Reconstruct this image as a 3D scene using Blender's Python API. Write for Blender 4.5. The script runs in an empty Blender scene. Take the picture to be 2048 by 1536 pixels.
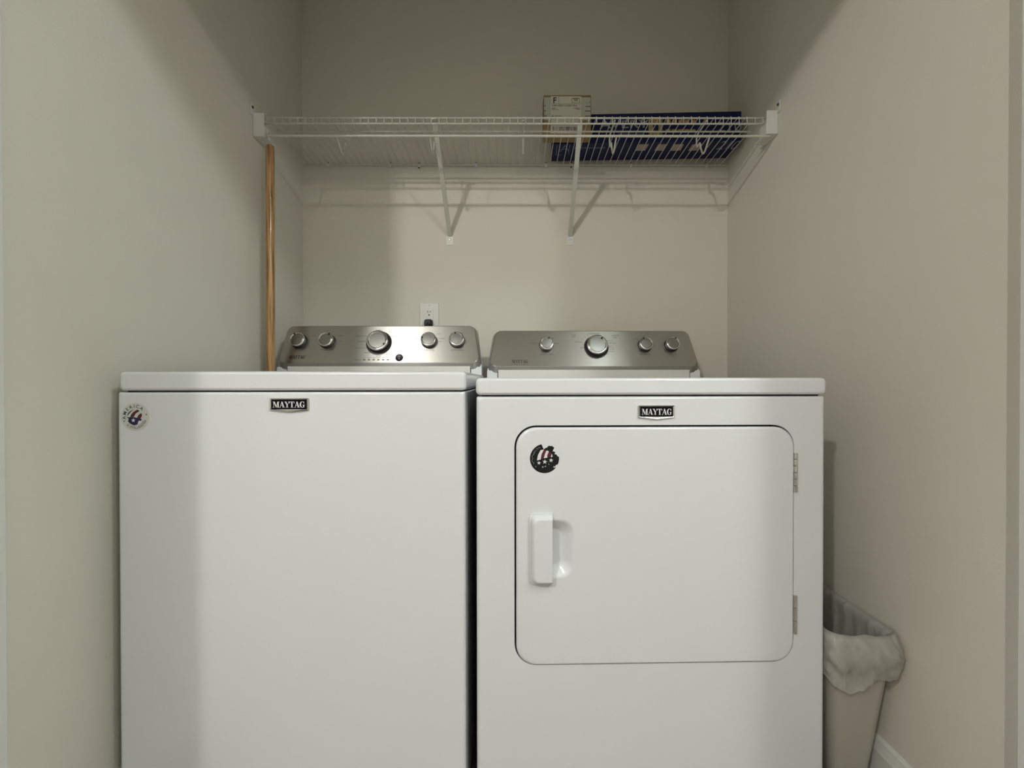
import bpy, bmesh, math, random
from math import sin, cos, pi, radians, sqrt, atan2
from mathutils import Vector, Matrix

random.seed(7)
S = bpy.context.scene
COL = S.collection

# ------------------------------------------------------------------ camera
F = 900.0
CAMZ = 0.91
YAW = math.atan(6 / F)
PITCH = -radians(0.4)
cam = bpy.data.cameras.new('camera')
cam.sensor_width = 36.0
cam.lens = F / 2048 * 36.0
cam.clip_start = 0.02
camo = bpy.data.objects.new('camera', cam)
COL.objects.link(camo)
CM = Matrix.Translation((0, 0, CAMZ)) @ Matrix.Rotation(YAW, 4, 'Z') @ Matrix.Rotation(pi / 2 + PITCH, 4, 'X') @ Matrix.Rotation(-radians(0.06), 4, 'Z')
camo.matrix_world = CM
S.camera = camo


def at(px, py, Y):
    """world point on the plane at distance Y that the photo shows at px, py"""
    d = CM.to_3x3() @ Vector(((px - 1024) / F, -(py - 768) / F, -1))
    return Vector((0, 0, CAMZ)) + d * (Y / d.y)


def hit(px, py, M):
    """u, v on the local XY plane of frame M"""
    d = CM.to_3x3() @ Vector(((px - 1024) / F, -(py - 768) / F, -1))
    o = Vector((0, 0, CAMZ))
    n = M.to_3x3().col[2]
    t = (M.translation - o).dot(n) / d.dot(n)
    p = M.inverted() @ (o + d * t)
    return p.x, p.y


# ------------------------------------------------------------------ world, light, exposure
w = bpy.data.worlds.new('world')
S.world = w
w.use_nodes = True
w.node_tree.nodes['Background'].inputs[0].default_value = (0.75, 0.8, 0.75, 1)
w.node_tree.nodes['Background'].inputs[1].default_value = 0.25
S.view_settings.view_transform = 'Standard'
S.view_settings.look = 'None'
S.view_settings.gamma = 1
S.view_settings.use_curve_mapping = False
S.view_settings.exposure = 0.04
CEIL = 2.50
LZ = 2.425
# three flush ceiling lamps of the hallway in front of the closet: position, watts, colour
WA, WL, WR = 38.0, 72.0, 30.0
LAMPS = [((1.06, -0.26), WA, (0.90, 1.0, 0.97)),
         ((-1.04, -1.13), WL, (1, 0.975, 0.93)),
         ((1.42, -1.13), WR, (1, 0.975, 0.93))]
for (x, y), watts, c in LAMPS:
    ld = bpy.data.lights.new('lamp_light', 'POINT')
    ld.shadow_soft_size = 0.05
    ld.energy = watts
    ld.color = c
    lo = bpy.data.objects.new('lamp_light', ld)
    lo.location = (x, y, LZ)
    COL.objects.link(lo)

# ------------------------------------------------------------------ materials
MATS = {}


def mat(name, col, rough=0.5, metal=0.0, noise=0.0, nscale=40, bump=0.0, bscale=200, coat=0.0,
        stretch=None, spec=0.5, alpha=None, trans=0.0, dark=None, aniso=0.0, sub=0.0):
    m = bpy.data.materials.new(name)
    m.use_nodes = True
    nt = m.node_tree
    b = nt.nodes['Principled BSDF']
    b.inputs['Base Color'].default_value = (*col, 1)
    b.inputs['Roughness'].default_value = rough
    b.inputs['Metallic'].default_value = metal
    b.inputs['Coat Weight'].default_value = coat
    b.inputs['Coat Roughness'].default_value = 0.12
    b.inputs['Specular IOR Level'].default_value = spec
    b.inputs['Transmission Weight'].default_value = trans
    b.inputs['Anisotropic'].default_value = aniso
    if alpha is not None:
        b.inputs['Alpha'].default_value = alpha
    tc = nt.nodes.new('ShaderNodeTexCoord')
    mp = nt.nodes.new('ShaderNodeMapping')
    nt.links.new(tc.outputs['Object'], mp.inputs[0])
    if stretch:
        mp.inputs['Scale'].default_value = stretch
    if noise:
        n = nt.nodes.new('ShaderNodeTexNoise')
        n.inputs['Scale'].default_value = nscale
        n.inputs['Detail'].default_value = 5
        nt.links.new(mp.outputs[0], n.inputs[0])
        r = nt.nodes.new('ShaderNodeMix')
        r.data_type = 'RGBA'
        d = dark if dark else tuple(c * (1 - noise) for c in col)
        l = tuple(min(1, c * (1 + noise)) for c in col) if not dark else col
        r.inputs[6].default_value = (*d, 1)
        r.inputs[7].default_value = (*l, 1)
        nt.links.new(n.outputs['Fac'], r.inputs[0])
        nt.links.new(r.outputs[2], b.inputs['Base Color'])
    if aniso:
        tg = nt.nodes.new('ShaderNodeTangent')
        tg.direction_type = 'UV_MAP'
        tg.uv_map = 'UVMap'
        nt.links.new(tg.outputs[0], b.inputs['Tangent'])
        b.inputs['Anisotropic Rotation'].default_value = 0.25
    if bump:
        n2 = nt.nodes.new('ShaderNodeTexNoise')
        n2.inputs['Scale'].default_value = bscale
        n2.inputs['Detail'].default_value = 3
        nt.links.new(mp.outputs[0], n2.inputs[0])
        bp = nt.nodes.new('ShaderNodeBump')
        bp.inputs['Strength'].default_value = bump
        bp.inputs['Distance'].default_value = 0.001
        nt.links.new(n2.outputs['Fac'], bp.inputs['Height'])
        nt.links.new(bp.outputs[0], b.inputs['Normal'])
    MATS[name] = m
    return m


WALL = mat('wall_paint', (0.70, 0.675, 0.598), 0.75, noise=0.025, nscale=3, bump=0.35, bscale=350, spec=0.3)
CEILM = mat('ceiling_paint', (0.78, 0.79, 0.76), 0.9, noise=0.02, nscale=4)
FLOORM = mat('floor_vinyl', (0.17, 0.145, 0.12), 0.45, noise=0.15, nscale=6)
TRIMW = mat('trim_paint', (0.72, 0.73, 0.70), 0.35, noise=0.01, nscale=8, bump=0.1, bscale=60)
ENAMEL = mat('white_enamel', (0.745, 0.762, 0.795), 0.3, noise=0.008, nscale=5, bump=0.12, bscale=260, coat=0.5)
PLASW = mat('white_plastic', (0.72, 0.72, 0.69), 0.4, noise=0.01, nscale=20)
STEEL = mat('brushed_steel', (0.45, 0.44, 0.415), 0.30, metal=1.0, noise=0.10, nscale=30, stretch=(1, 60, 60), aniso=0.85)
CHROME = mat('chrome', (0.75, 0.75, 0.74), 0.12, metal=1.0, noise=0.02, nscale=30)
KNOBF = mat('knob_face', (0.30, 0.30, 0.285), 0.3, metal=1.0, noise=0.04, nscale=50, stretch=(1, 30, 1))
BLACK = mat('black_plastic', (0.012, 0.012, 0.013), 0.35, noise=0.1, nscale=30)
BADGEK = mat('badge_black', (0.004, 0.004, 0.006), 0.7, noise=0.1, nscale=30, spec=0.1)
GAP = mat('dark_gap', (0.02, 0.02, 0.02), 0.8, noise=0.1, nscale=30)
INK = mat('dark_ink', (0.03, 0.028, 0.026), 0.6, noise=0.1, nscale=80)
INKS = mat('small_print_ink', (0.10, 0.095, 0.085), 0.6, noise=0.1, nscale=80)
REDINK = mat('red_ink', (0.22, 0.05, 0.04), 0.6, noise=0.1, nscale=80)
WIRE = mat('wire_coating', (0.56, 0.56, 0.49), 0.35, noise=0.02, nscale=60)
WOOD = None
CARD = mat('brown_cardboard', (0.30, 0.19, 0.09), 0.85, noise=0.12, nscale=25)
PAPER = mat('label_paper', (0.66, 0.64, 0.56), 0.7, noise=0.03, nscale=60)
TAPE = mat('packing_tape', (0.50, 0.52, 0.45), 0.4, noise=0.06, nscale=60)
BLUE = mat('blue_carton', (0.006, 0.010, 0.060), 0.5, noise=0.15, nscale=12, spec=0.25)
GREYPR = mat('pale_blue_print', (0.27, 0.285, 0.33), 0.5, noise=0.05, nscale=60)
DIMPR = mat('dim_blue_print', (0.10, 0.12, 0.22), 0.5, noise=0.05, nscale=60)
TAN = mat('tan_print', (0.34, 0.28, 0.14), 0.5, noise=0.2, nscale=60)
ORANGE = mat('orange_print', (0.45, 0.22, 0.10), 0.5, noise=0.2, nscale=60)
PINK = mat('pinkish_print', (0.42, 0.33, 0.28), 0.5, noise=0.25, nscale=120)
NAVY = mat('navy_ink', (0.008, 0.010, 0.06), 0.5, noise=0.1, nscale=60)
MAROON = mat('maroon_ink', (0.10, 0.008, 0.016), 0.5, noise=0.1, nscale=60)
STICK = mat('sticker_film', (0.60, 0.62, 0.60), 0.3, noise=0.02, nscale=60)
STICKB = mat('torn_black_sticker', (0.003, 0.003, 0.004), 0.5, noise=0.9, nscale=90, dark=(0.018, 0.021, 0.02), spec=0.2)
WHITEPR = mat('white_print', (0.75, 0.74, 0.76), 0.5, noise=0.02, nscale=60)
BIN = mat('bin_plastic', (0.40, 0.385, 0.34), 0.5, noise=0.02, nscale=10, bump=0.2, bscale=150)
BRONZE = mat('dark_screw', (0.08, 0.075, 0.06), 0.4, metal=0.8, noise=0.1, nscale=80)

# oak: long grain along z
WOOD = bpy.data.materials.new('oak_wood')
WOOD.use_nodes = True
nt = WOOD.node_tree
b = nt.nodes['Principled BSDF']
b.inputs['Roughness'].default_value = 0.3
b.inputs['Coat Weight'].default_value = 0.4
tc = nt.nodes.new('ShaderNodeTexCoord')
mp = nt.nodes.new('ShaderNodeMapping')
mp.inputs['Scale'].default_value = (1, 1, 0.035)
nt.links.new(tc.outputs['Object'], mp.inputs[0])
n = nt.nodes.new('ShaderNodeTexNoise')
n.inputs['Scale'].default_value = 190
n.inputs['Detail'].default_value = 4
nt.links.new(mp.outputs[0], n.inputs[0])
cr = nt.nodes.new('ShaderNodeValToRGB')
cr.color_ramp.elements[0].position = 0.35
cr.color_ramp.elements[0].color = (0.20, 0.095, 0.03, 1)
cr.color_ramp.elements[1].position = 0.62
cr.color_ramp.elements[1].color = (0.56, 0.33, 0.14, 1)
nt.links.new(n.outputs['Fac'], cr.inputs[0])
nt.links.new(cr.outputs[0], b.inputs['Base Color'])

# thin plastic film of the bin liner
FILM = bpy.data.materials.new('liner_film')
FILM.use_nodes = True
nt = FILM.node_tree
b = nt.nodes['Principled BSDF']
b.inputs['Base Color'].default_value = (0.60, 0.60, 0.56, 1)
b.inputs['Roughness'].default_value = 0.35
out = nt.nodes['Material Output']
tl = nt.nodes.new('ShaderNodeBsdfTranslucent')
tl.inputs[0].default_value = (0.75, 0.75, 0.7, 1)
tp = nt.nodes.new('ShaderNodeBsdfTransparent')
m1 = nt.nodes.new('ShaderNodeMixShader')
m1.inputs[0].default_value = 0.3
m2 = nt.nodes.new('ShaderNodeMixShader')
nn = nt.nodes.new('ShaderNodeTexNoise')
nn.inputs['Scale'].default_value = 14
mr = nt.nodes.new('ShaderNodeMapRange')
mr.inputs[3].default_value = 0.05
mr.inputs[4].default_value = 0.30
nt.links.new(nn.outputs['Fac'], mr.inputs[0])
nt.links.new(mr.outputs[0], m2.inputs[0])
nt.links.new(b.outputs[0], m1.inputs[1])
nt.links.new(tl.outputs[0], m1.inputs[2])
nt.links.new(m1.outputs[0], m2.inputs[1])
nt.links.new(tp.outputs[0], m2.inputs[2])
nt.links.new(m2.outputs[0], out.inputs[0])


# ------------------------------------------------------------------ helpers
def obj(name, bm, m, parent=None, smooth=35, label=None, wn=True):
    me = bpy.data.meshes.new(name)
    bmesh.ops.recalc_face_normals(bm, faces=bm.faces)
    bm.to_mesh(me)
    bm.free()
    if smooth:
        for p in me.polygons:
            p.use_smooth = True
        me.set_sharp_from_angle(angle=radians(smooth))
    me.materials.append(m)
    o = bpy.data.objects.new(name, me)
    if smooth and wn:
        w_ = o.modifiers.new('weighted_normal', 'WEIGHTED_NORMAL')
        w_.keep_sharp = True
        w_.weight = 100
    if any(q in name for q in ('print', 'lettering', 'stripes', 'stars', 'marks', 'slots', 'picture', 'panels')):
        o['kind'] = 'stuff'
    COL.objects.link(o)
    if parent:
        o.parent = parent
    if label:
        o['label'] = label
    return o


def thing(name, label, cat, loc=(0, 0, 0), rotz=0, group=None):
    o = bpy.data.objects.new(name, None)
    o.empty_display_size = 0.05
    COL.objects.link(o)
    o.location = loc
    o.rotation_euler = (0, 0, rotz)
    o['label'] = label
    o['category'] = cat
    if group:
        o['group'] = group
    return o


def tag(o, label, cat, group=None):
    o['label'] = label
    o['category'] = cat
    if group:
        o['group'] = group
    return o


def struct(name, bm, m, parent=None, smooth=35):
    o = obj(name, bm, m, parent, smooth)
    if not parent:
        o['kind'] = 'structure'
    return o


def box(bm, x0, x1, y0, y1, z0, z1, bev=0.0, seg=2, M=None):
    ret = bmesh.ops.create_cube(bm, size=1)
    vs = ret['verts']
    for v in vs:
        v.co = Vector(((x0 + x1) / 2 + v.co.x * (x1 - x0), (y0 + y1) / 2 + v.co.y * (y1 - y0), (z0 + z1) / 2 + v.co.z * (z1 - z0)))
    if bev:
        es = list({e for v in vs for e in v.link_edges})
        r = bmesh.ops.bevel(bm, geom=es, offset=bev, segments=seg, profile=0.5, affect='EDGES')
        vs = list({v for f in r['faces'] for v in f.verts} | {v for v in vs if v.is_valid})
    if M is not None:
        bmesh.ops.transform(bm, matrix=M, verts=vs)


def bx(*a, **k):
    bm = bmesh.new()
    box(bm, *a, **k)
    return bm


def loft(bm, loops, cap0=True, cap1=True):
    """loops: lists of Vector with equal count"""
    rings = [[bm.verts.new(p) for p in L] for L in loops]
    n = len(rings[0])
    for a, b_ in zip(rings, rings[1:]):
        for i in range(n):
            bm.faces.new((a[i], a[(i + 1) % n], b_[(i + 1) % n], b_[i]))
    if cap0:
        bm.faces.new(rings[0])
    if cap1:
        bm.faces.new(rings[-1])
    return rings


def rr(x0, x1, z0, z1, r, n=8):
    """rounded rectangle; r single or (bl, br, tr, tl)"""
    if not isinstance(r, tuple):
        r = (r,) * 4
    pts = []
    cs = [(x0 + r[0], z0 + r[0], pi, r[0]), (x1 - r[1], z0 + r[1], 1.5 * pi, r[1]),
          (x1 - r[2], z1 - r[2], 0, r[2]), (x0 + r[3], z1 - r[3], 0.5 * pi, r[3])]
    for cx, cz, a0, rad in cs:
        for i in range(n + 1):
            a = a0 + (pi / 2) * i / n
            pts.append((cx + rad * cos(a), cz + rad * sin(a)))
    return pts


def tube(bm, pts, r, n=8, closed=False):
    pts = [Vector(p) for p in pts]
    rings = []
    up = Vector((0, 0, 1))
    prev = None
    for i, p in enumerate(pts):
        a = pts[i - 1] if i > 0 else (pts[-1] if closed else p)
        c = pts[i + 1] if i < len(pts) - 1 else (pts[0] if closed else p)
        t = (c - a).normalized()
        if prev is None:
            x = t.cross(up)
            if x.length < 0.05:
                x = t.cross(Vector((0, 1, 0)))
            x.normalize()
        else:
            x = (prev - t * prev.dot(t)).normalized()
        prev = x
        y = t.cross(x)
        rings.append([bm.verts.new(p + (x * cos(2 * pi * k / n) + y * sin(2 * pi * k / n)) * r) for k in range(n)])
    m = len(rings)
    for i in range(m if closed else m - 1):
        A, B = rings[i], rings[(i + 1) % m]
        for k in range(n):
            bm.faces.new((A[k], A[(k + 1) % n], B[(k + 1) % n], B[k]))
    if not closed:
        bm.faces.new(rings[0])
        bm.faces.new(rings[-1])


def tb(pts, r, n=8):
    bm = bmesh.new()
    tube(bm, pts, r, n)
    return bm


def smoothline(pts, k=4):
    """Catmull-Rom through pts"""
    P = [Vector(p) for p in pts]
    P = [P[0]] + P + [P[-1]]
    out_ = []
    for i in range(1, len(P) - 2):
        for j in range(k):
            t = j / k
            a, b_, c, d = P[i - 1], P[i], P[i + 1], P[i + 2]
            out_.append(0.5 * ((2 * b_) + (c - a) * t + (2 * a - 5 * b_ + 4 * c - d) * t * t + (3 * b_ - a - 3 * c + d) * t ** 3))
    out_.append(P[-2])
    return out_


def lathe(bm, prof, M, n=40):
    """prof: list of (radius, height along local z)"""
    rings = []
    for r, h in prof:
        if r < 1e-6:
            rings.append([bm.verts.new(M @ Vector((0, 0, h)))])
        else:
            rings.append([bm.verts.new(M @ Vector((r * cos(2 * pi * k / n), r * sin(2 * pi * k / n), h))) for k in range(n)])
    for A, B in zip(rings, rings[1:]):
        for k in range(n):
            k2 = (k + 1) % n
            if len(A) == 1:
                bm.faces.new((A[0], B[k2], B[k]))
            elif len(B) == 1:
                bm.faces.new((A[k], A[k2], B[0]))
            else:
                bm.faces.new((A[k], A[k2], B[k2], B[k]))


def poly(bm, pts, M, h=0.0003, lift=0.0):
    """thin prism of a 2D polygon on frame M (XY plane, Z out)"""
    a = [bm.verts.new(M @ Vector((x, y, lift))) for x, y in pts]
    c = [bm.verts.new(M @ Vector((x, y, lift + h))) for x, y in pts]
    n = len(pts)
    bm.faces.new(c)
    for i in range(n):
        bm.faces.new((a[i], a[(i + 1) % n], c[(i + 1) % n], c[i]))


def plane_hole(bm, outer, inner):
    """fill between two closed loops of existing verts (flat ring)"""
    es = []
    for L in (outer, inner):
        for i in range(len(L)):
            e = bm.edges.get((L[i], L[(i + 1) % len(L)]))
            if e is None:
                e = bm.edges.new((L[i], L[(i + 1) % len(L)]))
            es.append(e)
    bmesh.ops.triangle_fill(bm, use_beauty=True, use_dissolve=False, edges=es)


FONT = bpy.data.curves.new('tmpfont', 'FONT')


def text(bm, s, M, size, align='CENTER', lift=0.0002, bold=0.0, shear=0.0, sx=1.0):
    """builtin font text as flat geometry on frame M, size = cap height"""
    c = bpy.data.curves.new('t', 'FONT')
    c.body = s
    c.size = size / 0.69
    c.align_x = align
    c.align_y = 'BOTTOM_BASELINE'
    c.offset = bold * size
    c.shear = shear
    c.resolution_u = 3
    o = bpy.data.objects.new('t', c)
    COL.objects.link(o)
    dg = bpy.context.evaluated_depsgraph_get()
    me = bpy.data.meshes.new_from_object(o.evaluated_get(dg))
    bpy.data.objects.remove(o)
    bpy.data.curves.remove(c)
    me.transform(M @ Matrix.Translation((0, 0, lift)) @ Matrix.Diagonal((sx, 1, 1, 1)))
    bm.from_mesh(me)
    bpy.data.meshes.remove(me)


def seriftag(bm, M, h, lift=0.0002, shear=0.0, wide=None):
    """the serif wordmark of the appliances, drawn letter by letter; centred on frame M, cap height h"""
    def arc(cx, cy, rx, ry, a0, a1, n=14):
        return [(cx + rx * cos(radians(a0 + (a1 - a0) * i / n)), cy + ry * sin(radians(a0 + (a1 - a0) * i / n))) for i in range(n + 1)]
    A = [[(.10, 0), (.17, 0), (.55, 1), (.46, 1)], [(.38, 1), (.60, 1), (.94, 0), (.66, 0)], [(.24, .30), (.76, .30), (.74, .36), (.26, .36)],
         [(-.02, 0), (.30, 0), (.30, .05), (-.02, .05)], [(.56, 0), (1.04, 0), (1.04, .05), (.56, .05)]]
    L = {
        'M': (1.28, [[(.17, 0), (.24, 0), (.24, 1), (.17, 1)], [(.13, 1), (.42, 1), (.76, .12), (.64, 0)], [(.64, 0), (.72, .06), (1.0, 1), (.92, 1)],
                     [(.90, 0), (1.16, 0), (1.16, 1), (.92, 1)], [(.02, 0), (.39, 0), (.39, .05), (.02, .05)], [(.02, .95), (.3, .95), (.3, 1), (.02, 1)],
                     [(.78, 0), (1.28, 0), (1.28, .05), (.78, .05)], [(1.0, .95), (1.28, .95), (1.28, 1), (1.0, 1)]]),
        'A': (1.0, A),
        'Y': (.95, [[(.03, 1), (.31, 1), (.60, .42), (.38, .42)], [(.50, .42), (.58, .44), (.88, 1), (.80, 1)], [(.37, 0), (.61, 0), (.61, .46), (.37, .46)],
                    [(-.04, .95), (.40, .95), (.40, 1), (-.04, 1)], [(.66, .95), (1.0, .95), (1.0, 1), (.66, 1)], [(.24, 0), (.74, 0), (.74, .05), (.24, .05)]]),
        'T': (.92, [[(0, .93), (.9, .93), (.9, 1), (0, 1)], [(0, .68), (.05, .68), (.14, .93), (0, .95)], [(.9, .68), (.85, .68), (.76, .93), (.9, .95)],
                    [(.33, 0), (.57, 0), (.57, .95), (.33, .95)], [(.2, 0), (.7, 0), (.7, .05), (.2, .05)]]),
        'G': (1.0, [arc(.5, .5, .47, .53, 50, 318) + arc(.54, .5, .25, .47, 318, 50), [(.66, .06), (.88, .02), (.88, .44), (.66, .44)],
                    [(.54, .40), (.98, .40), (.98, .45), (.54, .45)], [(.80, .62), (.85, .62), (.85, 1.0), (.78, .98), (.70, .88)]]),
    }
    tot = sum(L[c][0] - 0.04 for c in 'MAYTAG') + 0.04
    k = (wide / (tot * h)) if wide else 1.0
    x = -tot / 2
    for c in 'MAYTAG':
        for P in L[c][1]:
            poly(bm, [((x + px) * h * k + shear * py * h, py * h) for px, py in P], M, 0.0002, lift)
        x += L[c][0] - 0.04


def frame(o, u, v):
    u = Vector(u).normalized()
    v = Vector(v).normalized()
    n_ = u.cross(v)
    M = Matrix.Identity(4)
    for i in range(3):
        M[i][0], M[i][1], M[i][2], M[i][3] = u[i], v[i], n_[i], o[i]
    return M


def circ(cx, cy, r, n=24, ry=None):
    return [(cx + r * cos(2 * pi * i / n), cy + (ry or r) * sin(2 * pi * i / n)) for i in range(n)]


def star(cx, cy, r, rot=0):
    return [(cx + (r if i % 2 == 0 else r * .42) * sin(rot + i * pi / 5), cy + (r if i % 2 == 0 else r * .42) * cos(rot + i * pi / 5)) for i in range(10)]


def screw(name, M, r, m, parent, slot=True):
    bm = bmesh.new()
    lathe(bm, [(r, 0), (r, r * .25), (r * .75, r * .6), (0, r * .75)], M, 14)
    return obj(name, bm, m, parent)


# ------------------------------------------------------------------ room shell
XL, XR, YB = -0.835, 0.833, 1.772
YF = 0.36           # hall side face of the wall the closet opens through
OXL, OXR, OZ = -0.745, 0.775, 2.06
HX0, HX1, HY = -2.5, 2.8, -2.7

struct('floor', bx(HX0 - .1, HX1 + .1, HY - .1, YB + .1, -0.05, 0), FLOORM)
struct('ceiling', bx(HX0 - .1, HX1 + .1, HY - .1, YB + .1, CEIL, CEIL + 0.05), CEILM)
struct('wall_back', bx(XL - .1, XR + .1, YB, YB + .1, 0, CEIL), WALL)
struct('wall_left', bx(XL - .1, XL, YF + .11, YB, 0, CEIL), WALL)
struct('wall_right', bx(XR, XR + .1, YF + .11, YB, 0, CEIL), WALL)
bm = bmesh.new()
box(bm, HX0, OXL, YF, YF + .11, 0, CEIL)
box(bm, OXR, HX1, YF, YF + .11, 0, CEIL)
box(bm, OXL, OXR, YF, YF + .11, OZ, CEIL)
struct('wall_front', bm, WALL)
struct('wall_hall_left', bx(HX0 - .1, HX0, HY, YF, 0, CEIL), WALL)
struct('wall_hall_right', bx(HX1, HX1 + .1, HY, YF, 0, CEIL), WALL)
struct('wall_hall_far', bx(HX0, HX1, HY - .1, HY, 0, CEIL), WALL)
# white side boards near the opening, plus an added wall-coloured wedge on the right
struct('trim_1', bx(XL, XL + .011, YF + .11, .722, 0, CEIL - .001, bev=.002, seg=2), TRIMW)
struct('trim_2', bx(XR - .0135, XR, YF + .11, .7365, 0, CEIL - .001, bev=.001, seg=2), TRIMW)
bm = bmesh.new()
loft(bm, [[Vector((x, y, z)) for x, y in ((XR, .737), (XR - .0130, .737), (XR - .0125, .739), (XR - .0005, .766), (XR, .768))] for z in (0, CEIL - .001)])
struct('shade_wedge', bm, WALL, smooth=20)  # added wedge, angled away from the lamps so this wall strip shades darker


def baseboard(name, p0, p1, nrm):
    """p0,p1 along the wall foot, nrm into the room"""
    prof = [(0, 0), (.014, 0), (.014, .070), (.012, .074), (.0115, .080), (.0085, .086), (.0075, .092), (.004, .097), (0, .098)]
    bm = bmesh.new()
    p0, p1, nrm = Vector(p0), Vector(p1), Vector(nrm)
    L = [[P + nrm * a + Vector((0, 0, z)) for a, z in prof] for P in (p0, p1)]
    loft(bm, L)
    struct(name, bm, TRIMW, smooth=25)


baseboard('baseboard_right', (XR, .768, 0), (XR, YB, 0), (-1, 0, 0))
baseboard('baseboard_left', (XL, .723, 0), (XL, YB, 0), (1, 0, 0))
baseboard('baseboard_back', (XL + .015, YB, 0), (XR - .015, YB, 0), (0, -1, 0))

# ceiling lamps of the hall
for i, ((x, y), _, _) in enumerate(LAMPS):
    t = thing('ceiling_lamp', ['flush round hallway ceiling lamp nearest the closet opening',
                               'flush round hallway ceiling lamp on the left, away from the closet',
                               'flush round hallway ceiling lamp on the right, away from the closet'][i], 'lamp', (x, y, CEIL), 0, 'hallway ceiling lamps')
    bm = bmesh.new()
    lathe(bm, [(.085, 0), (.085, -.006), (.075, -.014), (.064, -.014), (.064, -.004), (.064, 0)], Matrix.Identity(4), 40)
    obj('lamp_trim', bm, TRIMW, t)
    bm = bmesh.new()
    lathe(bm, [(.063, -.004), (.05, -.010), (0, -.012)], Matrix.Identity(4), 32)
    obj('diffuser', bm, PAPER, t)


# ------------------------------------------------------------------ appliances
def slab(bm, loopf, steps):
    """loopf(inset)->2D loop (x,z); steps: (inset, y). returns vertex rings"""
    rings = [[bm.verts.new((x, y, z)) for x, z in loopf(i)] for i, y in steps]
    n_ = len(rings[0])
    for A, B in zip(rings, rings[1:]):
        for i in range(n_):
            bm.faces.new((A[i], A[(i + 1) % n_], B[(i + 1) % n_], B[i]))
    return rings


def edge_round(y, r, n=4):
    """steps of a rounded front edge at depth y with radius r: from side to face"""
    return [(r * (1 - cos(pi / 2 * i / n)), y + r * (1 - sin(pi / 2 * i / n))) for i in range(n + 1)]


def knob(root, M, R, ang, main=False):
    """knob on the console face frame M (z out of the face); ang = direction of the pointer notch"""
    H = .022 if not main else .026
    bm = bmesh.new()
    lathe(bm, [(R * 1.02, 0), (R * 1.02, .002), (R * .96, .004), (R * .98, H * .8), (R * .93, H * .86)], M, 40)
    if main:
        lathe(bm, [(R * 1.16, 0), (R * 1.16, .001), (R * 1.1, .0015), (R * 1.0, .0015)], M, 40)
    k = obj('console_knob', bm, BLACK, root, wn=False, label='large black cycle knob with brushed metal cap' if main else None)
    bm = bmesh.new()
    lathe(bm, [(R * .97, H * .78), (R * .97, H * .9), (R * .93, H * .97), (R * .88, H), (R * .83, H), (R * .77, H * .93), (R * .75, H * .86)], M, 48)
    obj('knob_ring', bm, CHROME, k, wn=False)
    bm = bmesh.new()
    r1 = R * .755
    lathe(bm, [(r1, H * .80), (r1, H * .90), (r1 - .001, H * .93), (0, H * .955)], M, 40)
    obj('knob_cap', bm, KNOBF, k, smooth=15, wn=False)
    bm = bmesh.new()
    a = radians(ang)
    Mn = M @ Matrix.Rotation(a, 4, 'Z')
    box(bm, R * (.66 if main else .70), R * (.84 if main else .96), -R * .09, R * .09, H * .82, H * 1.03, bev=R * .03, seg=1, M=Mn)
    obj('pointer_mark', bm, BLACK, k)
    return k


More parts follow.
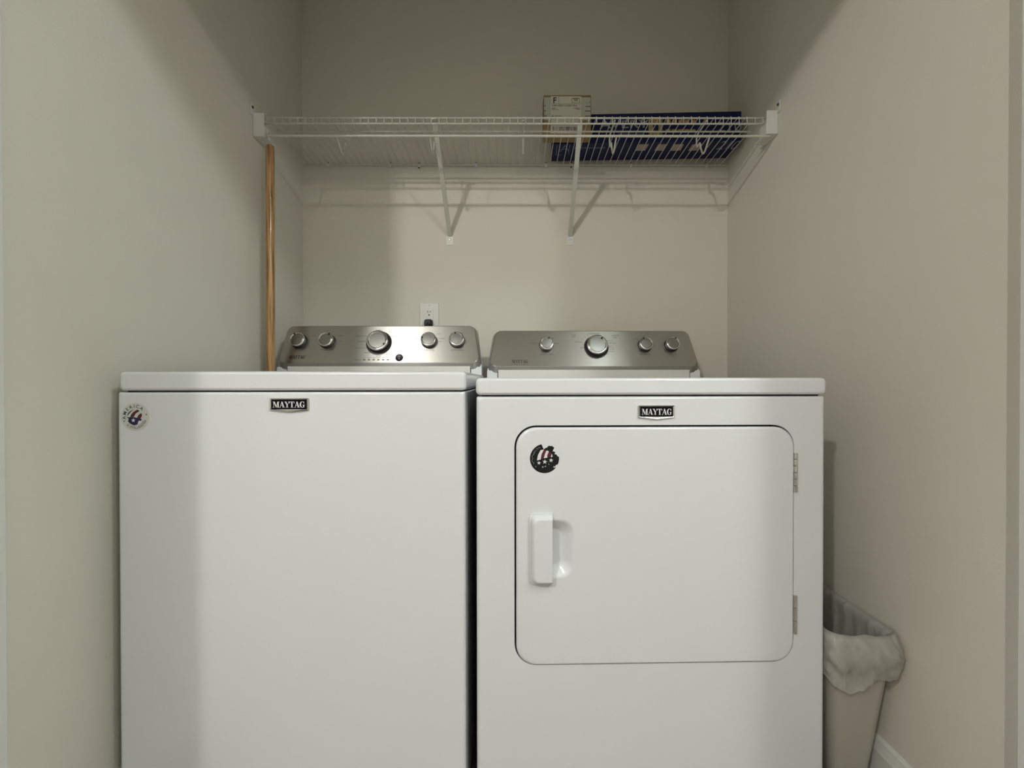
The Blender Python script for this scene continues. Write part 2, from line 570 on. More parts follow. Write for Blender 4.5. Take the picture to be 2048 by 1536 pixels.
def console(root, T, yb, zb, wb, yt, zt, wt, ybody, ztop, ydeep, seam):
    """steel console: bottom edge at (yb,zb) width wb, top edge (yt,zt) width wt, all local"""
    v = Vector((0, yt - yb, zt - zb))
    H = v.length
    Mf = frame(Vector((0, yb, zb)), (1, 0, 0), v)    # local, z towards viewer

    def outline(ins_s, ins_b, ins_t, rad, z):
        # trapezoid with rounded corners
        p = [(-wb / 2 + ins_s, ins_b), (wb / 2 - ins_s, ins_b), (wt / 2 - ins_s, H - ins_t), (-wt / 2 + ins_s, H - ins_t)]
        out_ = []
        for i in range(4):
            P = Vector(p[i])
            a = (Vector(p[i - 1]) - P).normalized()
            c = (Vector(p[(i + 1) % 4]) - P).normalized()
            half = a.angle(c) / 2
            tlen = rad / math.tan(half)
            ctr = P + (a + c).normalized() * (rad / sin(half))
            s = P + a * tlen - ctr
            e = P + c * tlen - ctr
            a0, a1 = atan2(s.y, s.x), atan2(e.y, e.x)
            d = (a1 - a0 + pi) % (2 * pi) - pi
            for k in range(9):
                q = a0 + d * k / 8
                out_.append(Mf @ Vector((ctr.x + rad * cos(q), ctr.y + rad * sin(q), z)))
        return out_

    bm = bmesh.new()
    L = [outline(.004, .004, .004, .026, -.030), outline(.001, .001, .001, .028, -.024), outline(0, 0, 0, .028, -.018), outline(.001, .0015, .0008, .028, -.0155),
         outline(.008, .017, .004, .024, -.0012), outline(.0105, .0195, .006, .022, 0)]
    loft(bm, L)
    uvl = bm.loops.layers.uv.new('UVMap')
    for f in bm.faces:
        for lp in f.loops:
            lp[uvl].uv = (lp.vert.co.x, lp.vert.co.z + .2 * lp.vert.co.y)
    face = obj('console_panel', bm, STEEL, root, smooth=14, label='brushed steel control panel')
    # white housing behind and below
    bm = bmesh.new()
    w0 = wb / 2 - .002
    w1 = wt / 2 - .003
    yfb = ybody
    prof_f = [(-w0, yfb, ztop), (w0, yfb, ztop)]
    z1 = zb + .004
    pts0 = [Vector((-w0, yfb, ztop)), Vector((w0, yfb, ztop)), Vector((w0, ydeep, ztop)), Vector((-w0, ydeep, ztop))]
    pts1 = [Vector((-w0, yfb + .002, z1)), Vector((w0, yfb + .002, z1)), Vector((w0, ydeep, z1)), Vector((-w0, ydeep, z1))]
    n_ = Mf.to_3x3().col[2]
    pts1b = [Vector((-w0, yb, z1 + .001)) - n_ * .022, Vector((w0, yb, z1 + .001)) - n_ * .022, Vector((w0, ydeep, z1 + .001)), Vector((-w0, ydeep, z1 + .001))]
    top = zt - .004
    pts2 = [Vector((-w1, yt, top)) - n_ * .022, Vector((w1, yt, top)) - n_ * .022, Vector((w1, ydeep, top - .01)), Vector((-w1, ydeep, top - .01))]
    loft(bm, [pts0, pts1, pts1b, pts2])
    obj('console_housing', bm, ENAMEL, root, smooth=20)
    # front strip of the housing with a seam at each end
    bm = bmesh.new()
    box(bm, -w0 + seam, w0 - seam, yfb - .004, yfb + .004, ztop + .0022, z1 + .002, bev=.0015)
    obj('console_base_strip', bm, PLASW, root)
    bm = bmesh.new()
    box(bm, -w0 + seam - .0022, w0 - seam + .0022, yfb - .0008, yfb + .004, ztop, z1 + .002)
    obj('console_seam', bm, GAP, root)
    return Mf


def frontframe(y):
    """local frame on an appliance front at depth y: x right, z up, z-axis of the frame towards viewer"""
    return frame(Vector((0, y, 0)), (1, 0, 0), (0, 0, 1))


def badge(root, T, px, py, y, W, Hh):
    Mf = frontframe(y)
    u, v = hit(px, py, T @ Mf)
    Mb = Mf @ Matrix.Translation((u, v, 0))

    def ol(ins):
        a, b_ = W / 2 - ins, Hh / 2 - ins
        top = [(-a, b_), (-a, -b_ + .0025), (0, -b_ - .0015), (a, -b_ + .0025), (a, b_)]
        return top
    bm = bmesh.new()
    loft(bm, [[Mb @ Vector((x, y_, z)) for x, y_ in ol(i)] for i, z in ((0, 0), (0, .003), (.0015, .0045), (.003, .0035))])
    bg = obj('brand_badge', bm, CHROME, root, smooth=20, label='small chrome framed badge with white lettering on black')
    bm = bmesh.new()
    a, b_ = W / 2 - .0035, Hh / 2 - .0045
    poly(bm, [(-a, -b_), (a, -b_), (a, b_ + .0015), (-a, b_ + .0015)], Mb, .0008, .0034)
    obj('badge_plate', bm, BADGEK, bg)
    bm = bmesh.new()
    seriftag(bm, Mb @ Matrix.Translation((0, -Hh * .2, 0)), Hh * .45, lift=.0043, wide=W * .84)
    obj('badge_lettering', bm, WHITEPR, bg, smooth=0)
    return bg


# ---- washer
WYAW = radians(0.8)
TW = Matrix.Translation((-0.448, 0.906, 0)) @ Matrix.Rotation(WYAW, 4, 'Z')
washer = thing('washing_machine', 'white top-loading washing machine on the left, with steel control panel and round sticker', 'washing machine', (-0.448, 0.906, 0), WYAW)
HW = .349
WD = .70
ZL0, ZL1 = .8908, .9295
bm = bmesh.new()
R_ = slab(bm, lambda i: rr(-HW - .0062 + i, HW - .0022 - i, .02 + i * .5, .8882 - i * .6, .003 if i < .001 else .006, 4), [(0, WD)] + edge_round(.0, .009))
bm.faces.new(R_[0]); bm.faces.new(R_[-1])
obj('cabinet', bm, ENAMEL, washer)
obj('cabinet_seam', bx(-HW + .010, HW - .012, .008, WD - .01, .885, .895), GAP, washer)
bm = bmesh.new()
R_ = slab(bm, lambda i: rr(-HW - .0018 + i, HW - i, ZL0 + i * .8, ZL1 - i * .8, .008 if i < .001 else .006, 5), [(0, WD)] + edge_round(-.001, .008))
bm.faces.new(R_[0]); bm.faces.new(R_[-1])
obj('top_cover', bm, ENAMEL, washer)
# shallow domed lid on the top cover
bm = bmesh.new()
L = []
for ins, z in ((0, ZL1 - .001), (.001, ZL1 + .0005), (.004, ZL1 + .0012), (.03, ZL1 + .0022), (.12, ZL1 + .0035)):
    L.append([Vector((x, y, z)) for x, y in rr(-.30 + ins, .30 - ins, .035 + ins, .50 - ins, .05, 5)])
loft(bm, L)
obj('lid', bm, ENAMEL, washer)
for fx in (-HW + .05, HW - .05):
    for fy in (.06, WD - .06):
        bm = bmesh.new()
        lathe(bm, [(.02, 0), (.022, .004), (.02, .012), (.01, .012), (.01, .021)], Matrix.Translation((fx, fy, 0)), 16)
        obj('levelling_foot', bm, BLACK, washer)
badge(washer, TW, 579.5, 809.5, -.0005, .0775, .0265)

yb = 1.497 - .906
MFW = console(washer, TW, yb, .9535, .692, yb + .052, 1.1035, .655, yb + .014, ZL1 - .002, WD - .01, .038)
MWf = TW @ MFW
for px, py, R, ang in ((599, 683, .0262, 120), (655, 683, .0262, 60), (858.5, 682.5, .0262, 165), (914.5, 682, .0262, 105)):
    u, v = hit(px, py, MWf)
    knob(washer, MFW @ Matrix.Translation((u, v, 0)), R, ang)
u, v = hit(758, 686, MWf)
knob(washer, MFW @ Matrix.Translation((u, v, 0)), .0375, -30, True)
u, v = hit(798.5, 715.5, MWf)
bm = bmesh.new()
lathe(bm, [(.0128, 0), (.0128, .0015), (.0115, .003), (.009, .0022), (0, .0012)], MFW @ Matrix.Translation((u, v, 0)), 28)
sb = obj('start_button', bm, BLACK, washer)
bm = bmesh.new()
lathe(bm, [(.002, 0), (.0015, .0015), (0, .0018)], MFW @ Matrix.Translation((u, v - .004, .0014)), 10)
obj('indicator_dot', bm, KNOBF, sb)
for k in range(6):
    bm = bmesh.new()
    u, v = hit(728.5 + k * 9.45, 719.6, MWf)
    poly(bm, rr(u - .0042, u + .0042, v - .0016, v + .0016, .0015, 3), MFW, .0004)
    obj('status_window', bm, INK, washer, smooth=0)


def prints(root, Mloc, Mw, items, m, name='printed_lettering'):
    bm = bmesh.new()
    for s, px, py, hpx, al in items:
        u, v = hit(px, py, Mw)
        text(bm, s, Mloc @ Matrix.Translation((u, v, 0)), hpx / 600, al)
    return obj(name, bm, m, root, smooth=0)


bm = bmesh.new()
u, v = hit(593, 717.5, MWf)
seriftag(bm, MFW @ Matrix.Translation((u, v, 0)), .0115, shear=.25, wide=.055)
obj('brand_lettering', bm, INK, washer, smooth=0)
prints(washer, MFW, MWf, [
    ('LOAD SIZE', 597, 700.5, 3, 'CENTER'), ('WATER TEMP', 654, 701, 3, 'CENTER'),
    ('SOIL LEVEL', 858.5, 701.5, 3, 'CENTER'), ('EXTRA RINSE', 914.5, 701.5, 3, 'CENTER'),
    ('LARGE', 622, 672.5, 2.4, 'LEFT'), ('WARM', 675, 672.5, 2.4, 'LEFT'), ('HOT', 677, 684, 2.4, 'LEFT'),
    ('BULKY ITEMS', 733, 673.5, 2.6, 'RIGHT'), ('POWER', 731, 684.5, 3.2, 'RIGHT'), ('HEAVY DUTY', 733, 697, 2.6, 'RIGHT'),
    ('WHITES', 741, 706.5, 2.6, 'RIGHT'), ('NORMAL', 757, 709.5, 2.6, 'CENTER'), ('RINSE', 772, 706.5, 2.4, 'CENTER'), ('& SPIN', 772, 709.5, 2.4, 'CENTER'),
    ('cycles', 757, 713, 3.0, 'CENTER'), ('DELICATES', 781, 673.5, 2.6, 'LEFT'), ('CASUAL', 786, 684.5, 2.6, 'LEFT'), ('QUICK WASH', 779, 697, 2.6, 'LEFT'),
    ('WASH', 757, 661.5, 2.2, 'CENTER'), ('RINSE', 777, 664.5, 2.2, 'LEFT'),
    ('SENSING', 722, 720.8, 2.2, 'RIGHT'), ('FILL', 728.5, 716.5, 2, 'CENTER'), ('SOAK', 738, 716.5, 2, 'CENTER'), ('WASH', 747.4, 716.5, 2, 'CENTER'),
    ('RINSE', 757, 716.5, 2, 'CENTER'), ('SPIN', 766, 716.5, 2, 'CENTER'), ('DONE', 775.7, 716.5, 2, 'CENTER'),
    ('MED', 838, 677.5, 2.2, 'RIGHT'), ('HEAVY', 873, 669, 2.2, 'LEFT'), ('NORMAL', 877, 678, 2.2, 'LEFT'), ('LIGHT', 877, 684, 2.2, 'LEFT'),
    ('ON', 906, 667.5, 2.2, 'RIGHT'), ('OFF', 923, 666.5, 2.2, 'LEFT'), ('hold 3 seconds to reset', 809, 719.7, 1.8, 'LEFT')], INKS)
prints(washer, MFW, MWf, [('start/', 809, 716, 3.2, 'LEFT'), ('pause', 821, 716, 3.6, 'LEFT')], INK, 'start_lettering')

# round sticker on the washer
Mf = frontframe(0.0)
u, v = hit(270.5, 834, TW @ Mf)
Ms = Mf @ Matrix.Translation((u, v, .0002)) @ Matrix.Rotation(radians(14), 4, 'Z')
bm = bmesh.new()
poly(bm, circ(0, 0, .0282, 40), Ms, .0003)
stk = obj('round_sticker', bm, STICK, washer, label='round pale sticker with black arched lettering and a striped flag emblem')
k = .0282
bm = bmesh.new()
for c, d_ in zip('AMERICA', (80, 55, 31, 9, -10, -28, -52)):
    a = radians(d_)
    text(bm, c, Ms @ Matrix.Translation((-sin(a) * k * .66, cos(a) * k * .66, 0)) @ Matrix.Rotation(a, 4, 'Z'), k * .22, lift=.0004, bold=.02, sx=1.05)
poly(bm, circ(-.82 * k, -.10 * k, .045 * k, 10), Ms, .0002, .0003)
poly(bm, circ(.82 * k, -.02 * k, .045 * k, 10), Ms, .0002, .0003)
obj('arched_lettering', bm, INK, stk, smooth=0)
bm = bmesh.new()
for rad, n_ in ((.64, 22), (.72, 26), (.80, 28)):
    for i in range(n_):
        if random.random() < .18:
            continue
        a = radians(-150 + 120 * i / n_)
        poly(bm, [(rad * k * cos(q) + dd * k * cos(q), rad * k * sin(q) + dd * k * sin(q)) for q, dd in ((a, 0), (a + .07, 0), (a + .07, .035), (a, .035))], Ms, .0002, .0003)
obj('small_arched_print', bm, INKS, stk, smooth=0)
bm = bmesh.new()
blob = [(-.60, .16), (-.46, .10), (-.3, .06), (-.08, .02), (.08, -.08), (.3, -.16), (.42, -.26), (.36, -.36), (.2, -.34), (.1, -.44), (.04, -.56), (-.22, -.56), (-.42, -.40), (-.56, -.20), (-.46, .0)]
poly(bm, [(x * k, y * k) for x, y in blob], Ms, .0002, .0003)
obj('flag_canton', bm, NAVY, stk, smooth=0)


def band(bm, r0, r1, x0, x1, cx, cy, M, k, lift=.0003, n=8):
    top = [(x, cy + sqrt(max(0, r1 * r1 - (x - cx) ** 2))) for x in [x0 + (x1 - x0) * i / n for i in range(n + 1)]]
    bot = [(x, cy + sqrt(max(0, r0 * r0 - (x - cx) ** 2))) for x in [x1 - (x1 - x0) * i / n for i in range(n + 1)]]
    poly(bm, [(x * k, y * k) for x, y in top + bot], M, .0002, lift)


bm = bmesh.new()
for P in ([(-.34, .06), (-.22, .24), (-.02, .38), (.30, .48), (.42, .33), (.12, .24), (-.08, .04)], [(.12, -.10), (.28, .08), (.50, .17), (.52, .0), (.38, -.18), (.26, -.20)]):
    poly(bm, [(x * k, y * k) for x, y in P], Ms, .0002, .0003)
obj('flag_stripes', bm, MAROON, stk, smooth=0)
bm = bmesh.new()
poly(bm, [(x * k, y * k) for x, y in [(-.54, .20), (-.42, .38), (-.2, .50), (.08, .55), (-.16, .45), (-.38, .30)]], Ms, .0002, .0003)
obj('flag_outline', bm, INK, stk, smooth=0)
bm = bmesh.new()
poly(bm, [(x * k, y * k) for x, y in star(-.17, -.2, .16, .3)], Ms, .0002, .0006)
poly(bm, [(x * k, y * k) for x, y in star(.22, -.42, .13, .1)], Ms, .0002, .0006)
obj('flag_stars', bm, WHITEPR, stk, smooth=0)

# ---- dryer
DYAW = radians(1.6)
TD = Matrix.Translation((0.287, 0.941, 0)) @ Matrix.Rotation(DYAW, 4, 'Z')
dryer = thing('clothes_dryer', 'white front-loading clothes dryer on the right, with round-cornered door and steel control panel', 'dryer', (0.287, 0.941, 0), DYAW)
HD = .3685
DD = .70
FZ1 = .8775
FD = frontframe(0)
TDf = TD @ FD


def dx(px, py):
    return hit(px, py, TDf)


# front panel with the door opening
xa, _ = dx(1028, 1080)
xb, _ = dx(1588.5, 1080)
_, za = dx(1060, 1331.5)
_, zb_ = dx(1300, 849.5)
DR = .045
bm = bmesh.new()
R_ = slab(bm, lambda i: rr(-HD + .001 + i, HD - .001 - i, .02 + i * .5, FZ1 - i * .6, .004 if i < .001 else .007, 4), [(0, DD)] + edge_round(0, .009))
bm.faces.new(R_[0])
hole = [bm.verts.new((x, 0, z)) for x, z in rr(xa, xb, za, zb_, DR, 10)]
plane_hole(bm, R_[-1], hole)
h1 = [bm.verts.new((x, .0015, z)) for x, z in rr(xa - .0, xb, za, zb_, DR, 10)]
prev = hole
for ins, y in ((.0008, .0006), (.0012, .002), (.0012, .03)):
    cur = [bm.verts.new((x, y, z)) for x, z in rr(xa + ins, xb - ins, za + ins, zb_ - ins, DR, 10)]
    for i in range(len(cur)):
        j = (i + 1) % len(cur)
        bm.faces.new((prev[i], prev[j], cur[j], cur[i]))
    prev = cur
bm.faces.new(prev)
for vv in h1:
    bm.verts.remove(vv)
obj('cabinet', bm, ENAMEL, dryer)
bm = bmesh.new()
loft(bm, [[Vector((x, y, z)) for x, z in rr(xa + .002, xb - .002, za + .002, zb_ - .002, DR, 10)] for y in (.029, .025)])
obj('door_gap_backing', bm, GAP, dryer)  # dark sheet across the back of the door recess, seen through the gap
obj('cabinet_seam', bx(-HD + .012, HD - .012, .008, DD - .01, .874, .884), GAP, dryer)
bm = bmesh.new()
R_ = slab(bm, lambda i: rr(-HD + i, HD - i, .8805 + i * .8, .9162 - i * .8, .009 if i < .001 else .007, 5), [(0, DD)] + edge_round(-.003, .008))
bm.faces.new(R_[0]); bm.faces.new(R_[-1])
obj('top_cover', bm, ENAMEL, dryer)
for fx in (-HD + .05, HD - .05):
    for fy in (.06, DD - .06):
        bm = bmesh.new()
        lathe(bm, [(.02, 0), (.022, .004), (.02, .012), (.01, .012), (.01, .021)], Matrix.Translation((fx, fy, 0)), 16)
        obj('levelling_foot', bm, BLACK, dryer)
badge(dryer, TD, 1312, 824, -.0005, .0755, .0275)

# door with scoop
door_front = -.004
x0, x1, z0, z1 = xa + .0045, xb - .0025, za + .0025, zb_ - .0048
u0, v0 = hit(1104.5, 1038, TD @ frontframe(door_front))
u1, v1 = hit(1150, 1157, TD @ frontframe(door_front))


def scoop_loop(s, n=10):
    """D shaped loop shrinking with s 0..1 towards the handle side"""
    a0, a1 = u0 - .004, u0 - .004 + (u1 - u0 + .004) * (1 - s * .55)
    m = (v0 - v1) * .5 * s * .42
    return rr(a0, a1, v1 + m, v0 - m, (.002, .028 * (1 - s * .5), .028 * (1 - s * .5), .002), n)


bm = bmesh.new()
R_ = slab(bm, lambda i: rr(x0 + i, x1 - i, z0 + i, z1 - i, DR - .003, 10), [(.004, .02), (0, .018)] + edge_round(door_front, .005, 4))
bm.faces.new(R_[0])
hl = [bm.verts.new((x, door_front, z)) for x, z in scoop_loop(0)]
plane_hole(bm, R_[-1], hl)
prev = hl
for k_ in range(1, 9):
    s = k_ / 8
    y = door_front + .016 * (s * s * (3 - 2 * s))
    cur = [bm.verts.new((x, y, z)) for x, z in scoop_loop(s)]
    for i in range(len(cur)):
        j = (i + 1) % len(cur)
        bm.faces.new((prev[i], prev[j], cur[j], cur[i]))
    prev = cur
bm.faces.new(prev)
door = obj('dryer_door', bm, ENAMEL, dryer, smooth=40)
# handle: plate plus raised grip, straight on its right side
ha, hzb = hit(1058, 1169.5, TD @ frontframe(door_front))
hb, hzt = hit(1105, 1025, TD @ frontframe(door_front))
bm = bmesh.new()


def hloop(i, j=None):
    j = i if j is None else j
    return rr(ha + i, hb - j, hzb + i, hzt - i, (.012, .0006, .0006, .012), 6)


L = []
for i, j, d in ((0, 0, 0), (.0, 0, .0022), (.0008, .0002, .003), (.0042, .0004, .0032), (.0046, .0006, .005), (.0058, .0008, .0105), (.0085, .0012, .0150), (.0125, .0022, .0168)):
    L.append([Vector((x, door_front - d, z)) for x, z in hloop(i, j)])
loft(bm, L)
obj('door_handle', bm, ENAMEL, door, label='white pull handle with a scooped recess')

# hinges
for yc0, yc1 in ((905, 984), (1189, 1267)):
    bm = bmesh.new()
    _, zt_ = dx(1590, yc0)
    _, zbt = dx(1590, yc1)
    hx = dx(1590.5, 1000)[0]
    box(bm, hx - .006, hx + .002, .002, .004, zbt, zt_)
    hg = obj('door_hinge', bm, CHROME, dryer, smooth=20)
    nk = 6 if yc0 < 1000 else 3
    for k_ in range(nk):
        a = zbt + (zt_ - zbt) * k_ / nk + .0006
        c = zbt + (zt_ - zbt) * (k_ + 1) / nk - .0006
        bm = bmesh.new()
        lathe(bm, [(0, a), (.0036, a), (.0042, a + .0005), (.0042, c - .0005), (.0036, c), (0, c)], Matrix.Translation((hx, -.001, 0)), 16)
        obj('hinge_knuckle', bm, CHROME, hg)

# torn round sticker on the door
Mf = frontframe(door_front)
u, v = hit(1089, 917, TD @ Mf)
Ms = Mf @ Matrix.Translation((u, v, .0002))
k = .0302
pts = []
for i in range(60):
    a = radians(i * 6)
    r = 1.0
    d = math.degrees(a)
    if 75 < d < 100:
        r = .70 + .06 * sin(d * 1.3)
    if 62 < d <= 75:
        r = .93
    if 20 < d <= 48:
        r = .80 + .07 * sin(d * .7)
    if 8 < d <= 20:
        r = .88
    if 320 < d < 336:
        r = .90
    pts.append((r * k * cos(a), r * k * sin(a)))
bm = bmesh.new()
poly(bm, pts, Ms, .0003)
st2 = obj('torn_sticker', bm, STICKB, dryer, label='torn black round sticker with striped flag and stars')
bm = bmesh.new()
for P in ([(-.52, -.12), (-.45, .24), (-.27, .58), (-.04, .62), (-.20, .3), (-.26, -.06)], [(-.05, .02), (.04, .35), (.14, .56), (.30, .50), (.18, .2), (.20, .06)],
          [(.42, .10), (.50, .34), (.56, .12)]):
    poly(bm, [(x * k, y * k) for x, y in P], Ms, .0002, .0004)
for cx, cy, r in ((.02, -.22, .17), (.45, -.12, .16), (-.38, -.30, .14), (.30, -.40, .04), (-.12, -.58, .07), (.06, -.54, .06), (.66, -.58, .08), (-.60, -.55, .04)):
    poly(bm, [(x * k, y * k) for x, y in star(cx, cy, r, .1)], Ms, .0002, .0004)
obj('flag_print', bm, WHITEPR, st2, smooth=0)
bm = bmesh.new()
for P in ([(-.22, -.06), (-.18, .3), (-.02, .6), (.12, .56), (.02, .35), (-.06, .02)], [(.22, .08), (.22, .25), (.32, .48), (.44, .40), (.40, .12)]):
    poly(bm, [(x * k, y * k) for x, y in P], Ms, .0002, .0004)
obj('flag_stripes', bm, MAROON, st2, smooth=0)
bm = bmesh.new()
for i in range(9):
    a = radians(115 + i * 11)
    rr_ = .80 + .07 * random.random()
    c0 = Vector((rr_ * cos(a), rr_ * sin(a)))
    t_ = Vector((cos(a + .8 + random.random()), sin(a + .8 + random.random())))
    q = Vector((-t_.y, t_.x)) * .015
    P = [c0 - t_ * .07 - q, c0 + t_ * .07 - q, c0 + t_ * .07 + q, c0 - t_ * .07 + q]
    poly(bm, [(p.x * k, p.y * k) for p in P], Ms, .0002, .0004)
obj('scraped_marks', bm, GREYPR, st2, smooth=0)

yb = 1.525 - .941
MFD = console(dryer, TD, yb, .9415, .735, yb + .052, 1.0885, .688, yb + .014, .9142, DD - .01, .038)
MDf = TD @ MFD
for px, py, R, ang in ((1092.5, 690.5, .0245, 68), (1289.5, 691, .0245, 112), (1342.5, 690.5, .0245, 60)):
    u, v = hit(px, py, MDf)
    knob(dryer, MFD @ Matrix.Translation((u, v, 0)), R, ang)
u, v = hit(1192.5, 694, MDf)
knob(dryer, MFD @ Matrix.Translation((u, v, 0)), .0365, 55, True)
bm = bmesh.new()
u, v = hit(1039.5, 726, MDf)
seriftag(bm, MFD @ Matrix.Translation((u, v, 0)), .0115, wide=.056)
obj('brand_lettering', bm, INK, dryer, smooth=0)
prints(dryer, MFD, MDf, [('COMMERCIAL TECHNOLOGY', 1039.5, 729.5, 1.9, 'CENTER')], REDINK, 'red_lettering')
prints(dryer, MFD, MDf, [
    ('TEMPERATURE', 1093.5, 710, 2.8, 'CENTER'), ('AIR ONLY', 1075, 687.5, 2.4, 'RIGHT'), ('LOW', 1086, 677.5, 2, 'RIGHT'), ('MED', 1102, 677.5, 2, 'LEFT'), ('HIGH', 1110, 687.5, 2.4, 'LEFT'),
    ('TIMED', 1147, 671.5, 3, 'CENTER'), ('DRY', 1147.5, 675, 3, 'CENTER'), ('SENSOR', 1231, 672.5, 3, 'CENTER'), ('DRY', 1231, 676.5, 3, 'CENTER'),
    ('STEAM REFRESH', 1188, 668.5, 2.4, 'CENTER'), ('WRINKLE', 1164, 685, 2.4, 'RIGHT'), ('MORE DRY', 1215, 687.5, 2.4, 'LEFT'), ('HEAVY', 1216, 693, 2.2, 'LEFT'),
    ('NORMAL', 1216, 696.5, 2.2, 'LEFT'), ('LESS DRY', 1216, 700, 2.2, 'LEFT'), ('DAMP DRY', 1214, 704.5, 2.2, 'LEFT'), ('NORMAL', 1214, 682.5, 2, 'LEFT'),
    ('40', 1171, 675, 2.2, 'RIGHT'), ('50', 1166, 680, 2.2, 'RIGHT'), ('30', 1176, 671.5, 2.2, 'RIGHT'),
    ('END SIGNAL', 1291, 710, 2.8, 'CENTER'), ('PUSH TO', 1346, 710, 2.8, 'CENTER'), ('START', 1346, 713.5, 2.2, 'CENTER'), ('ON', 1275, 680, 2, 'RIGHT'), ('OFF', 1327, 680, 2, 'RIGHT')], INKS)
prints(dryer, MFD, MDf, [('OFF', 1194, 718.5, 3, 'CENTER'), ('OFF', 1164, 697, 2.8, 'CENTER'), ('OFF', 1214, 709, 2.8, 'CENTER')], INK, 'dial_lettering')

# ------------------------------------------------------------------ wire shelf
ZD = 1.755
TX, TY = -.040, .0055        # the shelf dips a little towards the wall and to the right
YFR = 1.465
shelf = thing('wire_shelf', 'white coated wire closet shelf with hanging rod across the back of the closet', 'shelf', (0, YB, ZD))
shelf.rotation_euler = (TX, TY, 0)
RINV = shelf.rotation_euler.to_matrix().to_4x4().inverted()


def plumb(o):
    o.matrix_parent_inverse = RINV
    return o


def SL(x, y, z):
    return Vector((x, y - YB, z - ZD))


N = 64
sp = .0255
proto = None
yb_ = YB - .012
xw0 = -.806
for i in range(N):
    x = xw0 + i * sp
    if proto is None:
        pts = [(0, yb_, ZD), (0, YFR + .004, ZD), (0, YFR, ZD - .0008), (0, YFR - .0028, ZD - .004), (0, YFR - .0028, ZD - .0245)]
        proto = obj('deck_wire', tb([SL(*p) for p in pts], .0014, 6), WIRE, shelf, smooth=60)
        o = proto
    else:
        o = proto.copy()
        COL.objects.link(o)
    o.location = (x, 0, 0)
XE0, XE1 = -.814, .812
obj('back_rail', tb([SL(XE0 - .01, yb_, ZD - .0035), SL(XE1 + .01, yb_, ZD - .0035)], .0026), WIRE, shelf)
obj('middle_rail', tb([SL(XE0 + .002, 1.54, ZD - .0042), SL(XE1 - .01, 1.54, ZD - .0042)], .0028), WIRE, shelf)
obj('front_rail', tb([SL(XE0, YFR + .002, ZD - .0042), SL(XE1, YFR + .002, ZD - .0042)], .0028), WIRE, shelf)
obj('lip_rail', tb([SL(XE0, YFR + .001, ZD - .0235), SL(XE1, YFR + .001, ZD - .0235)], .0028), WIRE, shelf)
YR, ZR = 1.446, ZD - .076
obj('hanging_rod', tb([SL(XE0, YR, ZR), SL(XE1, YR, ZR)], .0038, 10), WIRE, shelf)
hk = None
for x in (-.5705, -.271, .028, .325, .622):
    if hk is None:
        pts = [(YFR + .004, -.0105), (1.50, -.0115), (1.535, -.013), (1.548, -.018), (1.55, -.035), (1.548, -.049), (1.540, -.055), (1.528, -.053), (1.522, -.056),
               (1.515, -.077), (1.504, -.098), (1.493, -.1045), (1.480, -.101), (1.466, -.090), (1.455, -.082), (YR + .004, -.0775)]
        pts = [SL(0, y, ZD + z) for y, z in pts]
        hk = obj('rod_hook', tb(smoothline(pts, 3), .0029, 8), WIRE, shelf, smooth=60)
        o = hk
    else:
        o = hk.copy()
        COL.objects.link(o)
    o.location = (x, 0, 0)


def chan(bm, p0, p1, wdt, dep, th=.0014):
    """thin U channel from p0 to p1"""
    p0, p1 = Vector(p0), Vector(p1)
    d = (p1 - p0).normalized()
    n_ = d.cross(Vector((1, 0, 0))).normalized()
    if n_.y > 0:
        n_ = -n_
    pr = [(-wdt / 2, -dep), (-wdt / 2, 0), (wdt / 2, 0), (wdt / 2, -dep), (wdt / 2 - th, -dep), (wdt / 2 - th, -th), (-wdt / 2 + th, -th), (-wdt / 2 + th, -dep)]
    loft(bm, [[P + Vector((1, 0, 0)) * a + n_ * b_ for a, b_ in pr] for P in (p0, p1)])


for (xb0, yb0), xt in (((899.5, 472), 869), ((1140.5, 472), 1161)):
    pb = at(xb0, yb0, YB - .006)
    pt = at(xt, 242, YFR + .012)
    pt.z -= .0005
    bm = bmesh.new()
    chan(bm, SL(*pb), SL(pt.x, pt.y, pt.z), .0155, .008)
    # hooked tip over the front rail
    box(bm, *(lambda c: (c.x - .0075, c.x + .0075, c.y - .016, c.y + .004, c.z - .002, c.z + .004))(SL(pt.x, pt.y, pt.z)), bev=.001, seg=1)
    br = plumb(obj('support_brace', bm, WIRE, shelf, smooth=25))
    q = SL(pb.x, YB, pb.z)
    bm = bmesh.new()
    L = [[Vector((x, q.y - d, z)) for x, z in rr(q.x - .0135, q.x + .0135, q.z - .034, q.z + .004, .003, 4)] for d in (0.0003, .0022)]
    loft(bm, L)
    obj('foot_plate', bm, PLASW, br)
    screw('foot_screw', frame(Vector((q.x, q.y - .0022, q.z - .014)), (1, 0, 0), (0, 0, 1)), .0042, CHROME, br)

